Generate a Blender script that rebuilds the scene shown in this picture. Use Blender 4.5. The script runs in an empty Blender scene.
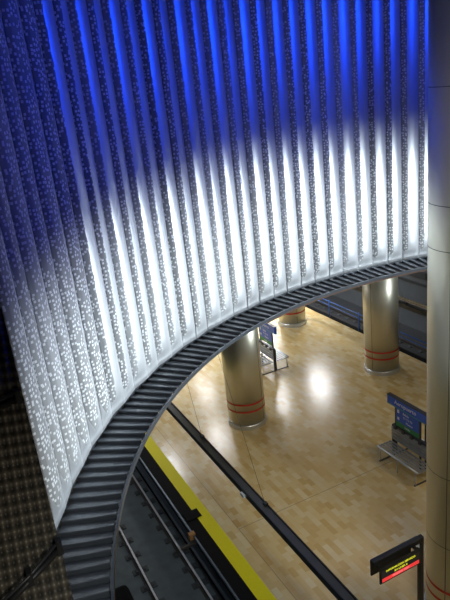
import bpy, bmesh, math, random
from mathutils import Vector, Matrix
random.seed(7)
S = bpy.context.scene
COL = S.collection
PI = math.pi
R_ = math.radians

# ------------------------------------------------------------------ camera
H = 10.3
CX = Vector((0.88639979, -0.45030295, -0.10734364))
CY = Vector((0.24302991, 0.25531195, 0.93581636))
CZ = Vector((-0.39399476, -0.85559515, 0.33574555))
cam = bpy.data.cameras.new('camera'); co = bpy.data.objects.new('camera', cam); COL.objects.link(co)
co.matrix_world = Matrix(((CX.x, CY.x, CZ.x, 0), (CX.y, CY.y, CZ.y, 0), (CX.z, CY.z, CZ.z, H), (0, 0, 0, 1)))
cam.sensor_fit = 'VERTICAL'; cam.sensor_height = 24.0; cam.lens = 24.0 * 609.9 / 600
cam.clip_end = 200; cam.clip_start = .05
S.camera = co

# ------------------------------------------------------------------ world, lights, exposure
S.view_settings.view_transform = 'Standard'; S.view_settings.look = 'None'
S.view_settings.exposure = 0.0; S.view_settings.gamma = 1.0; S.view_settings.use_curve_mapping = False
w = bpy.data.worlds.new('world'); S.world = w; w.use_nodes = True
w.node_tree.nodes['Background'].inputs[0].default_value = (.35, .45, .7, 1)
w.node_tree.nodes['Background'].inputs[1].default_value = .03

CC = Vector((10.52, 3.46)); RC = 10.91; ZR = 4.47      # circular opening: centre, radius, height of its lower rim

def spot(name, loc, target, power, colour, size, blend, rad=.25):
    l = bpy.data.lights.new(name, 'SPOT'); l.energy = power; l.color = colour
    l.spot_size = R_(size); l.spot_blend = blend; l.shadow_soft_size = rad
    o = bpy.data.objects.new(name, l); COL.objects.link(o); o.location = loc
    o.rotation_euler = (Vector(target) - Vector(loc)).to_track_quat('-Z', 'Y').to_euler()
    return o
def rim(a, z, r=RC): return (CC.x + r * math.cos(R_(a)), CC.y + r * math.sin(R_(a)), z)

WHITE_K = 1.4; BLUE_K = .36
WHITE = (.84, .94, 1); BLUE = (.005, .055, 1)
# unseen floodlights placed out of frame, white low and blue high, facing the curtain
WS = (15.5, 7.2, 5.7)
for a, k, z in ((66, .8, 5.5), (76, .85, 5.5), (86, .9, 5.5), (96, .95, 5.5), (106, 1.05, 5.5), (116, 1.1, 5.4), (126, 1.2, 5.25), (136, 1.25, 5.1), (145, 1.1, 4.9), (154, .95, 4.8)):
    t = Vector(rim(a, z)); d = (t - Vector(WS)).length
    spot('white_floodlight', WS, t, 15 * d * d * k * WHITE_K, WHITE, math.degrees(2 * math.atan(3.7 / d)), 1, .15)
spot('column_fill', (1.5, -1.2, 7.0), (7.4, 6.7, 6.3), 2300, (.8, .9, 1), 17, 1)  # added unseen fill from the camera side, whitens the tall column
BS = (15.6, 7.4, 12.4)
for a, k in ((70, 1), (88, 1), (106, .95), (124, .85), (141, .6), (152, .5)):
    t = Vector(rim(a, 10.2)); d = (t - Vector(BS)).length
    spot('blue_floodlight', BS, t, 20 * d * d * k * BLUE_K, BLUE, math.degrees(2 * math.atan(5.0 / d)), .9, .15)
spot('blue_column_fill', (1.5, -2, 12.5), (7.4, 6.7, 11.2), 1100, (.13, .2, 1), 38, 1)  # added unseen blue fill for the top of the tall column
spot('left_wall_fill', (.5, -1.5, 8.5), (-.2, 6.4, 5.2), 650, (1, .92, .8), 34, 1, .3)  # added unseen warm fill, lifts the dark left wall
# unseen fills added above the opening to brighten platform and trackbed
spot('opening_fill', (5, 1, 12.6), (9.5, 11, 0), 1900, (1, .90, .72), 58, 1, 2.0)
spot('opening_fill', (13, 4, 12.6), (9.5, 10, 0), 1300, (1, .90, .72), 58, 1, 2.0)
spot('opening_fill', (2, -3, 13.2), (2.6, 9, 0), 2400, (.80, .92, 1), 34, 1, .6)

def area(loc, sx, sy, power, colour, rot=(0, 0, 0), name='tube_and_fill_light'):
    l = bpy.data.lights.new(name, 'AREA'); l.shape = 'RECTANGLE'; l.size = sx; l.size_y = sy
    l.energy = power; l.color = colour
    o = bpy.data.objects.new(name, l); COL.objects.link(o); o.location = loc; o.rotation_euler = rot
    return o

# ------------------------------------------------------------------ materials
def newmat(name):
    m = bpy.data.materials.new(name); m.use_nodes = True
    return m, m.node_tree, m.node_tree.nodes['Principled BSDF']
def N(nt, t, **k):
    n = nt.nodes.new(t)
    for a, b in k.items(): setattr(n, a, b)
    return n
def mathn(nt, op, a, b=None, clamp=False):
    n = nt.nodes.new('ShaderNodeMath'); n.operation = op; n.use_clamp = clamp
    for i, v in enumerate((a, b)):
        if v is None: continue
        if isinstance(v, (int, float)): n.inputs[i].default_value = v
        else: nt.links.new(v, n.inputs[i])
    return n.outputs[0]
def mixc(nt, f, a, b):
    n = nt.nodes.new('ShaderNodeMix'); n.data_type = 'RGBA'
    if isinstance(f, (int, float)): n.inputs[0].default_value = f
    else: nt.links.new(f, n.inputs[0])
    for i, v in ((6, a), (7, b)):
        if isinstance(v, tuple): n.inputs[i].default_value = (*v[:3], 1)
        else: nt.links.new(v, n.inputs[i])
    return n.outputs[2]
def plain(name, col, rough=.5, metal=0, var=.15, scale=6, emis=None, es=0, bump=0, stretch=None, spec=.5):
    m, nt, b = newmat(name)
    tc = N(nt, 'ShaderNodeTexCoord'); mp = N(nt, 'ShaderNodeMapping'); nt.links.new(tc.outputs['Object'], mp.inputs[0])
    b.inputs['Specular IOR Level'].default_value = spec
    if stretch: mp.inputs['Scale'].default_value = stretch
    no = N(nt, 'ShaderNodeTexNoise'); no.inputs['Scale'].default_value = scale; no.inputs['Detail'].default_value = 4
    nt.links.new(mp.outputs[0], no.inputs[0])
    nt.links.new(mixc(nt, no.outputs[0], tuple(c * (1 - var) for c in col), tuple(min(1, c * (1 + var)) for c in col)), b.inputs['Base Color'])
    b.inputs['Roughness'].default_value = rough; b.inputs['Metallic'].default_value = metal
    if emis: b.inputs['Emission Color'].default_value = (*emis, 1); b.inputs['Emission Strength'].default_value = es
    if bump:
        bp = N(nt, 'ShaderNodeBump'); bp.inputs['Strength'].default_value = bump; bp.inputs['Distance'].default_value = .02
        nt.links.new(no.outputs[0], bp.inputs['Height']); nt.links.new(bp.outputs[0], b.inputs['Normal'])
    return m

def perforated(cen=.497, h0=.062, h1=.06, name='perforated_metal'):
    m, nt, b = newmat(name)
    uv = N(nt, 'ShaderNodeUVMap'); sp = N(nt, 'ShaderNodeSeparateXYZ'); nt.links.new(uv.outputs[0], sp.inputs[0])
    oi = N(nt, 'ShaderNodeObjectInfo')
    rnd = mathn(nt, 'MULTIPLY', oi.outputs['Random'], 37.0)
    cb = N(nt, 'ShaderNodeCombineXYZ')
    nt.links.new(mathn(nt, 'ADD', sp.outputs[0], rnd), cb.inputs[0]); nt.links.new(sp.outputs[1], cb.inputs[1])
    # square holes in a jittered grid, light through them painted as pale dots
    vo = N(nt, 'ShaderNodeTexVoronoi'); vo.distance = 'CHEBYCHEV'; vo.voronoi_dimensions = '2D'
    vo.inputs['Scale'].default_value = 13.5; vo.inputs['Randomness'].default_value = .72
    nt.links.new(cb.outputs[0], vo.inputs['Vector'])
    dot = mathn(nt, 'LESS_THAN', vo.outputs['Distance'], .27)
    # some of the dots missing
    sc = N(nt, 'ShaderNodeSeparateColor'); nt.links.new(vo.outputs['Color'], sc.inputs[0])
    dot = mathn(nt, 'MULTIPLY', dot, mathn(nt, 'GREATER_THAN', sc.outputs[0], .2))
    # wavy edge of the perforated zone
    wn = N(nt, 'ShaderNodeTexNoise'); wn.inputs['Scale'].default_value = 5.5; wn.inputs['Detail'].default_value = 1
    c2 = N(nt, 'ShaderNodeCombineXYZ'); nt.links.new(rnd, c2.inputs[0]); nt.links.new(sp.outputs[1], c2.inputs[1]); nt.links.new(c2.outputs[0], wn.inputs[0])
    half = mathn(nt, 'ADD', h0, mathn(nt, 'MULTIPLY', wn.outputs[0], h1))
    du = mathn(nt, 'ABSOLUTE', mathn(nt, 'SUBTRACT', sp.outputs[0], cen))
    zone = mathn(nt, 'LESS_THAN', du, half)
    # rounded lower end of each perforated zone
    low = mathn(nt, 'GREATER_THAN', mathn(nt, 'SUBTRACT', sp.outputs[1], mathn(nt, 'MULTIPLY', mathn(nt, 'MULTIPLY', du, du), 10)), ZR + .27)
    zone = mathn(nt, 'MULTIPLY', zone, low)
    # brushed vertical streaks
    bn = N(nt, 'ShaderNodeTexNoise'); bn.inputs['Scale'].default_value = 1; bn.inputs['Detail'].default_value = 3
    mp = N(nt, 'ShaderNodeMapping'); mp.inputs['Scale'].default_value = (55, .6, 1); nt.links.new(cb.outputs[0], mp.inputs[0]); nt.links.new(mp.outputs[0], bn.inputs[0])
    smooth = mixc(nt, bn.outputs[0], (.62, .64, .67), (.86, .88, .9))
    sheet = mixc(nt, oi.outputs['Random'], (.26, .265, .27), (.42, .43, .44))
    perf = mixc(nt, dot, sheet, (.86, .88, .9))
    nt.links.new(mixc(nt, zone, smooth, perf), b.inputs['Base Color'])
    nt.links.new(mathn(nt, 'SUBTRACT', .62, mathn(nt, 'MULTIPLY', zone, .55)), b.inputs['Metallic'])
    nt.links.new(mathn(nt, 'ADD', mathn(nt, 'ADD', mathn(nt, 'MULTIPLY', bn.outputs[0], .15), .34), mathn(nt, 'MULTIPLY', zone, .2)), b.inputs['Roughness'])
    bp = N(nt, 'ShaderNodeBump'); bp.inputs['Strength'].default_value = .25; bp.inputs['Distance'].default_value = .01
    nt.links.new(bn.outputs[0], bp.inputs['Height']); nt.links.new(bp.outputs[0], b.inputs['Normal'])
    return m

def tile_floor():
    m, nt, b = newmat('platform_tiles')
    tc = N(nt, 'ShaderNodeTexCoord'); br = N(nt, 'ShaderNodeTexBrick')
    mpb = N(nt, 'ShaderNodeMapping'); mpb.inputs['Rotation'].default_value = (0, 0, PI / 2); nt.links.new(tc.outputs['Object'], mpb.inputs[0]); nt.links.new(mpb.outputs[0], br.inputs[0])
    br.inputs['Scale'].default_value = 1; br.inputs['Brick Width'].default_value = .3; br.inputs['Row Height'].default_value = .15
    br.inputs['Mortar Size'].default_value = .004; br.offset = .5
    br.inputs['Color1'].default_value = (.0, .0, .0, 1); br.inputs['Color2'].default_value = (1, 1, 1, 1); br.inputs['Mortar'].default_value = (.45, .45, .45, 1)
    cr = N(nt, 'ShaderNodeValToRGB'); nt.links.new(br.outputs[0], cr.inputs[0])
    e = cr.color_ramp.elements
    e[0].color = (.62, .43, .17, 1); e[1].color = (.76, .64, .38, 1)
    for p, c in ((.3, (.68, .50, .23, 1)), (.6, (.72, .56, .28, 1)), (.85, (.73, .60, .34, 1))):
        x = e.new(p); x.color = c
    nt.links.new(cr.outputs[0], b.inputs['Base Color'])
    no = N(nt, 'ShaderNodeTexNoise'); no.inputs['Scale'].default_value = 1.2; nt.links.new(tc.outputs['Object'], no.inputs[0])
    nt.links.new(mathn(nt, 'ADD', mathn(nt, 'MULTIPLY', no.outputs[0], .1), .19), b.inputs['Roughness'])
    bp = N(nt, 'ShaderNodeBump'); bp.inputs['Strength'].default_value = .12; bp.inputs['Distance'].default_value = .01
    nt.links.new(br.outputs[0], bp.inputs['Height']); nt.links.new(bp.outputs[0], b.inputs['Normal'])
    return m

def embossed():
    m, nt, b = newmat('embossed_dark_sheet')
    tc = N(nt, 'ShaderNodeTexCoord')
    mp = N(nt, 'ShaderNodeMapping'); mp.inputs['Rotation'].default_value = (0, R_(38), 0); nt.links.new(tc.outputs['Object'], mp.inputs[0])
    sp = N(nt, 'ShaderNodeSeparateXYZ'); nt.links.new(mp.outputs[0], sp.inputs[0])
    a = mathn(nt, 'SINE', mathn(nt, 'MULTIPLY', sp.outputs[0], 42)); c = mathn(nt, 'SINE', mathn(nt, 'MULTIPLY', sp.outputs[2], 42))
    h = mathn(nt, 'MULTIPLY', a, c)
    f = mathn(nt, 'ADD', mathn(nt, 'MULTIPLY', h, .5), .5)
    nt.links.new(mixc(nt, f, (.02, .017, .012), (.15, .13, .095)), b.inputs['Base Color'])
    bp = N(nt, 'ShaderNodeBump'); bp.inputs['Strength'].default_value = .8; bp.inputs['Distance'].default_value = .03
    nt.links.new(h, bp.inputs['Height']); nt.links.new(bp.outputs[0], b.inputs['Normal'])
    b.inputs['Roughness'].default_value = .5; b.inputs['Metallic'].default_value = .3
    return m

M = dict(
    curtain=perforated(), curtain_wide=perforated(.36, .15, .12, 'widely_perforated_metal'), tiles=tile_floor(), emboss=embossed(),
    steel=plain('satin_column_steel', (.70, .67, .54), .39, .72, .05, 3, stretch=(1, 1, .3)),
    groove=plain('floor_groove', (.25, .2, .13), .6),
    plinth=plain('plinth_steel', (.62, .64, .66), .32, .6),
    red=plain('red_band', (.55, .03, .02), .4, 0, .05),
    seam=plain('column_seam', (.12, .11, .09), .6),  # even dark colour of the column joints
    slat=plain('dark_slat_metal', (.07, .078, .09), .42, .25, .25, 5),
    slatedge=plain('rim_trim', (.09, .10, .115), .35, .6),
    brown=plain('brown_rim_seal', (.10, .045, .02), .6),
    yellow=plain('yellow_safety_strip', (.88, .78, .01), .6, 0, .06, 20, spec=.2),
    black=plain('black_edge_rubber', (.008, .008, .009), .8, spec=.1),
    nosing=plain('edge_nosing', (.13, .17, .22), .4, .4),
    ballast=plain('trackbed_concrete', (.10, .125, .14), .7, 0, .45, 3, bump=.4),
    bed2=plain('sleeper_concrete', (.05, .055, .06), .7, 0, .3, 8),
    rail=plain('rail_steel', (.80, .80, .88), .3, .35, .1),
    railweb=plain('rail_web', (.05, .045, .04), .6, .4),
    beam=plain('black_trough', (.018, .018, .017), .45, 0, .3),
    beamtop=plain('trough_lip', (.045, .045, .042), .4),
    blue=plain('blue_railing_paint', (.03, .14, .55), .4),
    bench=plain('bench_steel', (.36, .38, .40), .35, .6, .2),
    benchd=plain('bench_dark', (.05, .05, .055), .4, .3),
    signblue=plain('sign_blue', (.03, .12, .60), .35, 0, .05),
    signcyan=plain('sign_light_blue', (.06, .22, .55), .35, 0, .2, 20),
    signgreen=plain('sign_green', (.03, .26, .08), .4, 0, .1),
    signteal=plain('sign_teal_edge', (.05, .30, .33), .4),
    white=plain('white_board', (.86, .88, .9), .35, 0, .04),
    ink=plain('white_lettering', (.8, .82, .85), .5),
    wall=plain('far_wall_panels', (.06, .066, .072), .6, 0, .2, 2),
    walldark=plain('far_wall_recess', (.015, .017, .02), .6),
    cream=plain('cream_strip', (.50, .42, .28), .4),
    ceil=plain('ceiling_sheet', (.20, .20, .20), .7),
    dark=plain('dark_plaster', (.03, .032, .04), .8),
    orange=plain('rust_bracket', (.35, .17, .05), .6),
    ledy=plain('yellow_led', (.7, .7, .05), .4, 0, .02, emis=(.85, .85, .03), es=.75),
    ledr=plain('red_led', (.7, .05, .05), .4, 0, .02, emis=(1, .05, .05), es=.7),
    ledp=plain('pale_red_led', (.8, .2, .2), .4, 0, .02, emis=(1, .3, .3), es=.7),
    screen=plain('led_screen', (.05, .05, .055), .35),
    lampdim=plain('dim_lamp_diffuser', (.9, .9, .9), .4, 0, 0, emis=(.85, .93, 1), es=3.5),
    lamp=plain('lamp_diffuser', (.9, .9, .9), .4, 0, 0, emis=(.85, .93, 1), es=12),
)

# ------------------------------------------------------------------ mesh helpers
def obj(name, bm, mat, parent=None, smooth=False, bevel=0):
    me = bpy.data.meshes.new(name); bmesh.ops.recalc_face_normals(bm, faces=bm.faces); bm.to_mesh(me); bm.free()
    me.materials.append(mat)
    if smooth:
        for p in me.polygons: p.use_smooth = True
    o = bpy.data.objects.new(name, me); COL.objects.link(o)
    if parent: o.parent = parent
    if bevel:
        b = o.modifiers.new('bevel', 'BEVEL'); b.width = bevel; b.segments = 2; b.limit_method = 'ANGLE'
    return o
def box(bm, x0, x1, y0, y1, z0, z1):
    v = [bm.verts.new(p) for p in ((x0, y0, z0), (x1, y0, z0), (x1, y1, z0), (x0, y1, z0), (x0, y0, z1), (x1, y0, z1), (x1, y1, z1), (x0, y1, z1))]
    for f in ((0, 3, 2, 1), (4, 5, 6, 7), (0, 1, 5, 4), (1, 2, 6, 5), (2, 3, 7, 6), (3, 0, 4, 7)): bm.faces.new([v[i] for i in f])
    return bm
def B(*a):
    bm = bmesh.new()
    if isinstance(a[0], (tuple, list)):
        for q in a: box(bm, *q)
    else: box(bm, *a)
    return bm
def tube(bm, pts, r, seg=10, cap=True):
    pts = [Vector(p) for p in pts]; rings = []
    for i, p in enumerate(pts):
        d = (pts[min(i + 1, len(pts) - 1)] - pts[max(i - 1, 0)]).normalized()
        u = d.cross(Vector((0, 0, 1)))
        if u.length < .05: u = Vector((1, 0, 0))
        u.normalize(); v = d.cross(u)
        rings.append([bm.verts.new(p + r * (math.cos(2 * PI * k / seg) * u + math.sin(2 * PI * k / seg) * v)) for k in range(seg)])
    for a, b in zip(rings, rings[1:]):
        for k in range(seg): bm.faces.new((a[k], a[(k + 1) % seg], b[(k + 1) % seg], b[k]))
    if cap: bm.faces.new(rings[0][::-1]); bm.faces.new(rings[-1])
    return bm
def T(*pts, r=.02, seg=10): return tube(bmesh.new(), pts, r, seg)
def lathe(prof, seg=48, cap=True):
    bm = bmesh.new(); rings = []
    for r, z in prof: rings.append([bm.verts.new((r * math.cos(2 * PI * k / seg), r * math.sin(2 * PI * k / seg), z)) for k in range(seg)])
    for a, b in zip(rings, rings[1:]):
        for k in range(seg): bm.faces.new((a[k], a[(k + 1) % seg], b[(k + 1) % seg], b[k]))
    if cap: bm.faces.new(rings[0][::-1]); bm.faces.new(rings[-1])
    return bm
def arcbox(r0, r1, z0, z1, a0, a1, n=90):
    bm = bmesh.new(); prev = None
    for i in range(n + 1):
        a = R_(a0 + (a1 - a0) * i / n); c, s = math.cos(a), math.sin(a)
        q = [bm.verts.new((CC.x + r * c, CC.y + r * s, z)) for r, z in ((r0, z0), (r1, z0), (r1, z1), (r0, z1))]
        if prev:
            for k in range(4): bm.faces.new((prev[k], prev[(k + 1) % 4], q[(k + 1) % 4], q[k]))
        else: bm.faces.new(q)
        prev = q
    bm.faces.new(prev[::-1]); return bm
def tag(o, label, cat, group=None, kind=None):
    o['label'] = label; o['category'] = cat
    if group: o['group'] = group
    if kind: o['kind'] = kind
    return o
def thing(name, label, cat, loc=(0, 0, 0), rz=0, group=None):
    o = bpy.data.objects.new(name, None); COL.objects.link(o); o.location = loc; o.rotation_euler = (0, 0, rz); o.empty_display_size = .2
    return tag(o, label, cat, group)
def struct(name, bm, mat, label=None, **k):
    o = obj(name, bm, mat, **k); o['kind'] = 'structure'
    if label: o['label'] = label; o['category'] = name.split('_')[0]
    return o
def text(body, size, mat, parent, mw, name='lettering', thick=.002):
    c = bpy.data.curves.new(name, 'FONT'); c.body = body; c.size = size; c.extrude = thick; c.align_x = 'CENTER'; c.align_y = 'CENTER'; c.resolution_u = 2
    tmp = bpy.data.objects.new('tmp', c); COL.objects.link(tmp)
    bpy.context.view_layer.update()
    me = bpy.data.meshes.new_from_object(tmp.evaluated_get(bpy.context.evaluated_depsgraph_get()))
    bpy.data.objects.remove(tmp); bpy.data.curves.remove(c)
    me.materials.clear(); me.materials.append(mat)
    o = bpy.data.objects.new(name, me); COL.objects.link(o); o.parent = parent; o.matrix_local = mw
    return o

# ------------------------------------------------------------------ structure: platform, pits, ceilings
Y0, Y1 = -6, 46
XE, XF = 3.84, 14.75
o = struct('floor', B(XE, XF, Y0, Y1, -.25, 0), M['tiles'], 'glossy tan tiled island platform floor'); 
struct('trim_1', B(XE - .04, 4.13, Y0, Y1, -.2, .012), M['black'], 'black rubber edge strip beside the yellow line')
struct('trim_2', B(4.13, 4.47, Y0, Y1, -.02, .014), M['yellow'], 'yellow safety strip along the platform edge')
struct('trim_3', B(XE - .07, XE - .03, Y0, Y1, -.06, .02), M['nosing'], 'blue-grey metal nosing on the platform edge')
struct('trim_4', B((4.815, 4.825, Y0, Y1, 0, .003)), M['groove'], 'thin dark groove running along the platform')
struct('trim_5', B((4.83, XF, 11.185, 11.195, 0, .003)), M['groove'], 'thin dark groove crossing the platform')
struct('trim_6', B((XF - .22, XF, Y0, Y1, -.2, .006)), M['black'], 'dark strip on the far platform edge')
struct('wall_platform_near', B(XE + .1, XE + .2, Y0, Y1, -1.3, -.25), M['black'], 'black recess wall under the near platform edge')
struct('wall_platform_far', B(XF - .2, XF - .1, Y0, Y1, -1.3, -.25), M['black'], 'black recess wall under the far platform edge')
struct('floor_trackbed', B(-3, XE + .1, Y0, Y1, -1.45, -1.25), M['ballast'], 'dark blue-grey concrete trackbed on the near side')
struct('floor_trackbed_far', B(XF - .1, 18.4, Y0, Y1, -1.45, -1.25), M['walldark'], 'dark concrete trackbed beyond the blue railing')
fw = struct('wall_far', B(18.4, 18.6, Y0, Y1, -1.4, 4.6), M['wall'], 'grey panelled wall behind the far track')
struct('trim_7', B(18.34, 18.4, Y0, Y1, .95, 1.06), M['walldark'], 'dark groove along the far wall')
struct('trim_8', B(18.33, 18.4, Y0, Y1, 2.0, 2.06), M['walldark'], 'upper dark groove along the far wall')
tag(obj('wall_vent', B((18.3, 18.4, 18.9, 20.1, 1.3, 1.6)), M['walldark']), 'small dark rectangular panel on the grey far wall behind the tracks', 'vent')
struct('wall_near', B(-3.2, -3, Y0, 46, -1.4, 4.6), M['dark'], 'dark wall on the near side of the tracks')
struct('wall_back', B(-3, 18.4, Y1, Y1 + .2, -1.4, 4.6), M['dark'], 'dark end wall')
# station ceiling with the circular hole
def holed(z0, z1, r, x0, x1, y0, y1, n=96):
    bm = bmesh.new(); L = []
    for i in range(n):
        a = 2 * PI * i / n; c, s = math.cos(a), math.sin(a)
        t = min(((x1 - CC.x) / c if c > 1e-6 else (x0 - CC.x) / c if c < -1e-6 else 1e9), ((y1 - CC.y) / s if s > 1e-6 else (y0 - CC.y) / s if s < -1e-6 else 1e9))
        L.append([bm.verts.new((CC.x + q * c, CC.y + q * s, z)) for q, z in ((r, z0), (t, z0), (t, z1), (r, z1))])
    for i in range(n):
        a, b = L[i], L[(i + 1) % n]
        for k in range(4): bm.faces.new((a[k], a[(k + 1) % 4], b[(k + 1) % 4], b[k]))
    return bm
struct('ceiling', holed(4.6, 4.9, RC + .12, -3.2, 22, -9.6, Y1), M['ceil'], 'station ceiling around the circular opening')
struct('ceiling_upper', B(-12, 34, -14, 46, 14.4, 14.6), M['dark'], 'dark ceiling high over the circular opening')

# ------------------------------------------------------------------ the curtain
PITCH = 2.8
A_END = 156.6
cur = thing('perforated_metal_curtain', 'tall curved curtain of perforated corrugated metal panels lit blue above and white below', 'metal curtain', (CC.x, CC.y, ZR))
W0 = RC * R_(PITCH)
prof = [(-W0 / 2 - .012, .0)]
for k in range(1, 9):
    t = k / 8; x = -W0 / 2 + (W0 - .125) * t; prof.append((x, .075 * t + .034 * math.sin(PI * t)))
prof += [(W0 / 2 - .09, .062), (W0 / 2 - .045, .026), (W0 / 2, .0)]
bm = bmesh.new(); uvl = bm.loops.layers.uv.new('UVMap')
us = [0]
for p, q in zip(prof, prof[1:]): us.append(us[-1] + math.hypot(q[0] - p[0], q[1] - p[1]))
k0 = .582 / us[-1]; us = [u * k0 for u in us]
zs = [0, .1, .18, .26, .36, .6, 2, 4, 6, 8, 9.9]; fl = [0, .0, .15, .55, .9, 1, 1, 1, 1, 1, 1]
grid = [[bm.verts.new((x, y * fl[j], z)) for j, z in enumerate(zs)] for x, y in prof]
for i in range(len(prof) - 1):
    for j in range(len(zs) - 1):
        f = bm.faces.new((grid[i][j], grid[i + 1][j], grid[i + 1][j + 1], grid[i][j + 1])); f.smooth = True
        for l, (a, b) in zip(f.loops, ((i, j), (i + 1, j), (i + 1, j + 1), (i, j + 1))): l[uvl].uv = (us[a], ZR + zs[b])
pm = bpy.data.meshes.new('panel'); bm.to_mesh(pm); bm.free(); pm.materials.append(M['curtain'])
pan = bpy.data.objects.new('panel', pm); COL.objects.link(pan)
so = pan.modifiers.new('solid', 'SOLIDIFY'); so.thickness = .008; so.offset = -1
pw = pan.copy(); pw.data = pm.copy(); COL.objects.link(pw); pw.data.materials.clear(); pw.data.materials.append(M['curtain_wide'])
n = 0; a = A_END - PITCH / 2
while a > 40:
    wide = a > 141
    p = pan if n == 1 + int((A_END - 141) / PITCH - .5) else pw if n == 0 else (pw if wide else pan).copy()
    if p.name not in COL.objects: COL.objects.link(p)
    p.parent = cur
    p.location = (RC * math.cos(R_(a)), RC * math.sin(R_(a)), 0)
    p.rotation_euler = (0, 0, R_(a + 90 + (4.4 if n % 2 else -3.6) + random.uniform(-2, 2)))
    a -= PITCH; n += 1

# ------------------------------------------------------------------ louvred ring under the curtain
ring = thing('louvred_rim', 'dark grey curved rim of overlapping metal slats under the curtain', 'louvred rim', (CC.x, CC.y, 0))
r0, r1 = 10.07, 10.93
def slat_mesh():
    bm = bmesh.new()
    # local: x radial outwards, y tangential; tilted blade with a lip, narrower at the inner end
    secs = []
    for t in (0, .12, .5, .88, 1):
        r = r0 + .02 + (r1 - r0 - .03) * t
        hw = (.098 + .032 * min(1, t * 1.8))
        top = [(-hw, -.03), (hw - .012, .03), (hw, .022), (hw + .004, -.075), (hw - .008, -.075), (hw - .014, .012), (-hw, -.042)]
        secs.append([bm.verts.new((r, y, z)) for y, z in top])
    for a_, b_ in zip(secs, secs[1:]):
        for k in range(7): bm.faces.new((a_[k], a_[(k + 1) % 7], b_[(k + 1) % 7], b_[k]))
    bm.faces.new(secs[0][::-1]); bm.faces.new(secs[-1])
    return bm
sl = obj('slat', slat_mesh(), M['slat'], ring)
n = 0; a = 191.0
while a > 56 and n < 98:
    p = sl if n == 0 else sl.copy()
    if n: COL.objects.link(p)
    p.location = (0, 0, 4.40); p.rotation_euler = (0, 0, R_(a)); a -= 1.4; n += 1
def ringpart(name, ra, rb, za, zb, mat, a0=52, a1=194):
    o = obj(name, arcbox(ra, rb, za, zb, a0, a1), mat, ring); o.data.transform(Matrix.Translation((-CC.x, -CC.y, 0))); return o
ringpart('inner_rail', 10.03, 10.07, 4.34, 4.42, M['slatedge'])
ringpart('outer_rail', 10.93, 10.98, 4.34, 4.46, M['slatedge'])
q = ringpart('seal', 10.035, 10.065, 4.30, 4.335, M['brown'], 52, 110); q['label'] = 'thin brown seal under the inner rail'

# ------------------------------------------------------------------ dark embossed wall left of the curtain end
K0 = .0645
bm = bmesh.new()
def zi(y): return 4.6 + (y - 5.4) * (3.6 / 2.6)
pr = [(5.4, -1.25), (5.4, 4.6), (8.0, 8.2), (8.0, 14.4)]
L = [[bm.verts.new((x, y, z)) for x, y, z in ((-6, y, z), (K0 * y, y, z), (K0 * y, y + .12, z - .05), (-6, y + .12, z - .05))] for y, z in pr]
for a_, b_ in zip(L, L[1:]):
    for k in range(4): bm.faces.new((a_[k], a_[(k + 1) % 4], b_[(k + 1) % 4], b_[k]))
bm.faces.new(L[0]); bm.faces.new(L[-1][::-1])
ew = struct('wall_left', bm, M['emboss'], 'dark embossed metal wall left of the curtain')
PA, PB, PC, PD = Vector((.40, 6.0, 5.58)), Vector((-.40, 5.77, 5.26)), Vector((.43, 7.04, 7.02)), Vector((-.6, 6.94, 6.88))
for (A_, B_, lb) in ((PA, PB, 'black pipe brace running down the dark embossed wall below the curtain corner'),
                             (PC, PD, 'black pipe brace on the dark embossed wall beside the curtain edge')):
    t = thing('pipe_brace', lb, 'pipe', A_)
    d = B_ - A_
    obj('pipe', T((0, 0, 0), d, r=.035), M['beam'], t, smooth=True)
    obj('cable', T((0, .02, .09), d * .5 + Vector((0, -.03, .08)), d + Vector((0, .0, .09)), r=.018), M['benchd'], t, smooth=True)
    for k in (.03, .5, .95): obj('clamp', B((d.x * k - .03, d.x * k + .03, d.y * k - .045, d.y * k + .06, d.z * k - .05, d.z * k + .12)), M['beam'], t)

# ------------------------------------------------------------------ columns
def column(x, y, zt, label, joints=(), seam_a=(0,), bevel=0):
    t = thing('round_column', label, 'column', (x, y, 0), 0, None)
    r = .6
    obj('shaft', lathe([(r, .12), (r, zt)], 64), M['steel'], t, smooth=False)
    sh = t.children[0]
    for p in sh.data.polygons: p.use_smooth = len(p.vertices) == 4
    pl = obj('plinth', lathe([(r + .035, 0), (r + .035, .13), (r + .02, .15), (r + .001, .15)], 64), M['plinth'], t)
    pl['label'] = 'bright metal plinth ring'
    for z in (.62, .87):
        b = obj('band', lathe([(r + .002, z - .03), (r + .004, z - .03), (r + .004, z + .03), (r + .002, z + .03)], 64, cap=False), M['red'], t); b['label'] = 'red painted band'
    for sa in seam_a:
        c, s = math.cos(R_(sa)), math.sin(R_(sa)); bm = bmesh.new()
        tube(bm, [(c * (r - .002), s * (r - .002), .16), (c * (r - .002), s * (r - .002), zt)], .008, 6)
        obj('vertical_seam', bm, M['seam'], t)
    for z in joints:
        obj('joint', lathe([(r + .0005, z - .006), (r + .002, z - .006), (r + .002, z + .006), (r + .0005, z + .006)], 64, cap=False), M['seam'], t)
    return t
column(7.46, 15.5, 4.6, 'round beige steel column with two red bands beside the left bench', seam_a=(-57, 120))
column(13.1, 15.66, 4.6, 'round beige steel column with two red bands before the blue railing', seam_a=(-162, 60))
column(13.04, 21.5, 4.6, 'farthest round steel column, only its foot showing under the louvred rim', seam_a=(-100,))
column(7.4, 6.74, 14.4, 'tall steel column at right edge rising past the curtain', joints=(1.9, 3.4, 7.5, 8.2, 9.9, 11.6), seam_a=(-160, 60))

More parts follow.
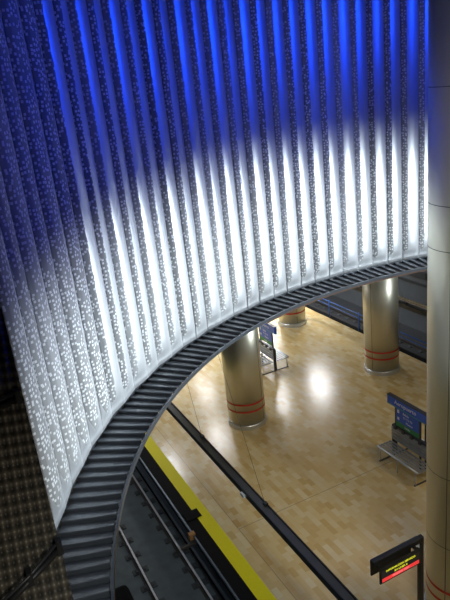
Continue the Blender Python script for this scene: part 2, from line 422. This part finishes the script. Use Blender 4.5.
# ------------------------------------------------------------------ tracks
def track(xs, tag1, lab, ya=Y0, yb=Y1):
    for i, x in enumerate(xs):
        t = thing('rail', lab[i], 'rail', (x, 0, -1.25))
        obj('rail_head', B((-.026, .026, ya, yb, .12, .16)), M['rail' if xs[0] < 10 else 'railweb'], t, bevel=.006)['label'] = 'shiny worn rail head'
        obj('rail_web', B((-.012, .012, ya, yb, .02, .12), (-.07, .07, ya, yb, 0, .02)), M['railweb'], t)
        proto = obj('rail_fastener', B((-.2, .2, -.09, .09, 0, .035), (.07, .13, -.05, .05, .035, .07), (-.13, -.07, -.05, .05, .035, .07)), M['bed2'], t)
        k = 0; y = 6.4 if xs[0] < 10 else 14
        while y < (21 if xs[0] < 10 else 30):
            p = proto if k == 0 else proto.copy()
            if k: COL.objects.link(p)
            p.location = (0, y, 0); y += .62; k += 1
track((2.56, 3.68), 'near', ('shiny rail nearer the louvred rim in the near trackbed', 'shiny rail nearer the black platform edge'))
track((15.9, 17.0), 'far', ('rail nearest the blue railing on the far trackbed', 'rail nearest the far grey wall'))
# black cable duct and box beside the near track
tag(obj('cable_duct', B((XE - .02, XE + .1, Y0, Y1, -.75, -.6)), M['nosing']), 'dark cable duct under the platform edge beside the near rail', 'duct')
bx = thing('junction_box', 'black rounded box on the trackbed beside the near rail and the rim', 'box', (1.72, 11.4, -1.25))
obj('casing', B((-.32, .32, -1.0, .55, 0, .5)), M['black'], bx, bevel=.12)
obj('cover', B((-.22, .22, -.8, .4, .5, .53)), M['black'], bx, bevel=.02)
br = thing('edge_bracket', 'black bracket with rust-coloured foot on the platform edge by yellow strip', 'bracket', (XE, 12.35, 0))
obj('plate', B((.02, .42, -.22, .12, .013, .04)), M['black'], br, bevel=.01)
obj('foot', B((-.16, .0, -.75, -.62, -.12, .06)), M['orange'], br, bevel=.01)
obj('arm', B((-.45, .02, -.9, -.83, -.14, -.08)), M['railweb'], br)

# ------------------------------------------------------------------ hanging troughs
ZB = 2.3
def trough(x, label, rods, w=.2, mat='beam', ya=Y0, yb=Y1 - 1, ZB=2.3):
    t = thing('hanging_trough', label, 'cable trough', (x, 0, ZB))
    obj('channel', B((-w / 2, w / 2, ya, yb, -.1, -.07), (-w / 2, -w / 2 + .02, ya, yb, -.07, .04), (w / 2 - .02, w / 2, ya, yb, -.07, .04)), M[mat], t)
    obj('cover_strip', B((-w / 2 + .03, w / 2 - .03, ya, yb, .0, .02)), M['beamtop'], t)
    for y in rods:
        obj('stay_wire', T((.06, y, .02), (.55, y + 2.6, 4.6 - ZB), r=.004, seg=6), M['railweb'], t)
        obj('stay_foot', B((.02, .1, y - .06, y + .03, .0, .07)), M['beam'], t)
    return t
tr = trough(4.45, 'long black hanging cable trough above the yellow platform edge', (9.0, 12.0, 18, 24))
lm = tag(obj('trough_clip', B((4.3, 4.36, 9.55, 9.7, 2.2, 2.26)), M['white']), 'small bright white clip on the side of near black trough', 'clip')
t2 = trough(14.5, 'long black hanging trough with cream lip above the far track', (16, 22, 28), ZB=1.98)
for dx in (.0, .13):
    q = obj('lip', B((.12 + dx, .17 + dx, Y0, Y1 - 1, .06, .1)), M['cream'], t2); q['label'] = 'cream coloured lip strip'

# ------------------------------------------------------------------ blue railing on the far platform edge
rl = thing('blue_railing', 'blue tubular railing along the far platform edge', 'railing', (14.62, 0, 0))
obj('top_rail', T((0, 8, .74), (0, 34, .74), r=.02), M['blue'], rl, smooth=True)
obj('middle_rail', T((0, 8, .56), (0, 34, .56), r=.016), M['blue'], rl, smooth=True)
obj('bottom_rail', T((0, 8, .12), (0, 34, .12), r=.015), M['railweb'], rl, smooth=True)
for k in range(13): obj('post', T((0, 8.6 + 2.05 * k, 0), (0, 8.6 + 2.05 * k, .8), r=.024), M['blue'], rl, smooth=True)


# ------------------------------------------------------------------ benches with signs
def bench(x, y, lab, length=1.9):
    t = thing('bench', lab, 'bench', (x, y, 0))
    L = length / 2
    def slats(side):
        bm = bmesh.new()
        for k in range(5): box(bm, *sorted((side * (.10 + k * .1), side * (.155 + k * .1))), -L, L, .43, .45)
        for yy in (-L, -L / 3, L / 3, L - .03): box(bm, *sorted((side * .08, side * .55)), yy, yy + .03, .41, .43)
        return bm
    for side in (-1, 1):
        obj('seat', slats(side), M['bench'], t)
        obj('front_edge', T((side * .58, -L, .44), (side * .58, L, .44), r=.028), M['plinth'], t, smooth=True)['label'] = 'bright tubular front edge'
        for yy in (-L + .1, 0, L - .1):
            obj('leg', T((side * .56, yy, .43), (side * .56, yy, 0), r=.02), M['plinth'], t, smooth=True)
    bm = bmesh.new()
    for side in (-1, 1):
        for k in range(4): box(bm, side * .06 - .01, side * .06 + .01, -L, L, .5 + k * .1, .58 + k * .1)
    obj('backrest', bm, M['bench'], t)
    obj('back_frame', B((-.05, .05, -L, L, .9, .94), (-.05, .05, -L, -L + .04, .05, .9), (-.05, .05, L - .04, L, .05, .9)), M['benchd'], t)
    for k in range(5):
        q = -L + .15 + k * (2 * L - .3) / 4; obj('seat_clip', B((-.09, -.03, q - .05, q + .05, .86, .97)), M['benchd'], t)
    for q in (-L + .1, L - .1): obj('foot_bar', B((-.6, .6, q - .02, q + .02, 0, .02)), M['benchd'], t)
    return t
def sign(x, y, lab, w=1.5, ztop=1.86, board=False):
    t = thing('station_sign', lab, 'sign', (x, y, 0))
    hy = w / 2
    for yy in (-.46, .46): obj('post', T((0, yy, .0), (0, yy, ztop - .1), r=.03), M['beamtop'], t, smooth=True)
    h = obj('header', B((-.05, .05, -hy, hy, ztop - .24, ztop)), M['signblue'], t, bevel=.006)
    obj('header_trim', B((-.052, .052, -hy, hy, ztop - .265, ztop - .24)), M['signteal'], t)['label'] = 'teal lower edge'
    obj('cap', B((-.06, .06, -hy, hy, ztop, ztop + .02)), M['benchd'], t)
    p = obj('panel', B((-.025, .025, -.43, .43, ztop - .68, ztop - .27)), M['signblue'], t)
    g = obj('green_panel', B((-.025, .025, -.43, .43, ztop - .83, ztop - .68)), M['signgreen'], t)
    # texts face the -x side (towards the camera); lines run towards -y
    rot = Matrix(((0, 0, -1, 0), (-1, 0, 0, 0), (0, 1, 0, 0), (0, 0, 0, 1)))
    def put(b, sz, z, y=0, xx=-.0275, mat='ink'):
        text(b, sz, M[mat], t, Matrix.Translation((xx, y, z)) @ rot)
    put('Aeropuerto', .17, ztop - .115, .05, -.052)
    put('Salida', .1, ztop - .36, .05); put('T1 T2 T3', .09, ztop - .48, -.02); put('Metro', .1, ztop - .6, -.08)
    put('Salida', .09, ztop - .755, 0)
    bm = bmesh.new(); box(bm, -.027, -.025, .3, .38, ztop - .41, ztop - .31); box(bm, -.027, -.025, .3, .38, ztop - .62, ztop - .54)
    obj('pictogram', bm, M['ink'], t)
    return t
bench(9.95, 10.7, 'slatted double-sided steel bench beside the tall right column', 1.55)
sign(9.95, 10.9, 'blue and green station sign standing over the right bench', 1.5, 1.8)
wb = thing('information_board', 'white information board behind the right bench beside the tall column', 'board', (10.12, 10.05, 0))
obj('board', B((-.02, .02, -.35, .34, .85, 1.7)), M['white'], wb, bevel=.005)
obj('post', B((-.03, .03, -.4, -.35, 0, 1.72)), M['benchd'], wb)
obj('post', B((-.03, .03, .34, .38, 0, 1.72)), M['benchd'], wb)
bench(9.95, 18.6, 'slatted double-sided steel bench behind the left column', 1.55)
sign(9.95, 18.35, 'blue and green station sign standing over the left bench', 1.5)

# ------------------------------------------------------------------ LED display on a gallows post
dp = thing('display_sign', 'black gallows display with yellow and red lettering beside the tall column', 'display', (6.15, 6.45, 0))
ZD = 2.56
obj('post', B((-.04, .04, -.04, .04, 0, ZD + .03)), M['beam'], dp, bevel=.006)
obj('base_plate', B((-.12, .12, -.12, .12, 0, .02)), M['beam'], dp)
obj('arm', B((-1.06, -.04, -.05, .05, ZD - .07, ZD + .03)), M['beam'], dp, bevel=.01)
bm = bmesh.new()
v = [bm.verts.new(p) for p in ((-.04, -.02, ZD - .07), (-.16, -.02, ZD - .07), (-.04, -.02, ZD - .2), (-.04, .02, ZD - .07), (-.16, .02, ZD - .07), (-.04, .02, ZD - .2))]
for f in ((0, 1, 2), (5, 4, 3), (0, 3, 4, 1), (1, 4, 5, 2), (2, 5, 3, 0)): bm.faces.new([v[i] for i in f])
obj('gusset', bm, M['white'], dp)
for s in (-1, 1):
    bd = obj('screen_housing', B((-1.0, -.12, *sorted((s * .10, s * .13)), ZD - .4, ZD - .08)), M['beam'], dp, bevel=.004)
    fy = s * .132
    obj('screen', B((-.97, -.15, *sorted((s * .13, fy)), ZD - .38, ZD - .13)), M['screen'], bd)
    obj('red_strip', B((-.96, -.16, *sorted((s * .132, s * .134)), ZD - .37, ZD - .3)), M['ledr'], bd)['label'] = 'glowing red message strip'
    rot = Matrix(((1, 0, 0, 0), (0, 0, -1, 0), (0, 1, 0, 0), (0, 0, 0, 1))) if s < 0 else Matrix(((-1, 0, 0, 0), (0, 0, 1, 0), (0, 1, 0, 0), (0, 0, 0, 1)))
    for b_, z_, sz, mt in (('INFORMACION SERVICIO', ZD - .175, .056, 'ledy'), ('EN LINEA 8', ZD - .25, .056, 'ledy'), ('PROXIMO TREN', ZD - .335, .05, 'ledp')):
        text(b_, sz, M[mt], bd, Matrix.Translation((-.56, s * .136, z_)) @ rot)
obj('hanger', B((-.98, -.94, -.1, .1, ZD - .12, ZD - .07), (-.2, -.16, -.1, .1, ZD - .12, ZD - .07)), M['beam'], dp)

# ------------------------------------------------------------------ ceiling lamps under the station ceiling
K = 1.0
lamps = [(15.2, 22.9, 0, 1), (14.1, 23.6, 90, 1), (12.9, 22.2, 0, 1), (14.4, 27, 0, .8), (6.3, 20.8, 0, .5), (8.9, 21.6, 0, .5), (10.3, 26, 0, .5),
         (10.3, 31, 0, .8), (5, 27, 0, .5), (16.5, 30, 0, 1),          (1.5, 19, 0, .25)]
lab = ['right-hand', 'crosswise']
for i, (x, y, rz, k) in enumerate(lamps):
    t = thing('ceiling_lamp', 'long white tube lamp under the station ceiling, mirrored in the tiled floor', 'lamp', (x, y, 4.6), R_(rz), 'tube lamps under the station ceiling')
    obj('housing', B((-.16, .16, -.75, .75, -.08, 0)), M['white'], t)
    obj('diffuser', B((-.13, .13, -.7, .7, -.1, -.08)), M['lamp' if k > .7 else 'lampdim'], t)
    area((x, y, 4.48), .5, 1.4, 200 * k * K, (.95, .97, 1), (0, 0, R_(rz)))
for x, y in ((7, -8.8), (14, -8.8), (20.9, 4)):
    area((x, y, 4.5), 1.2, 1.2, 160, (1, .95, .85))  # unseen area fills without fixtures, added to brighten the platform
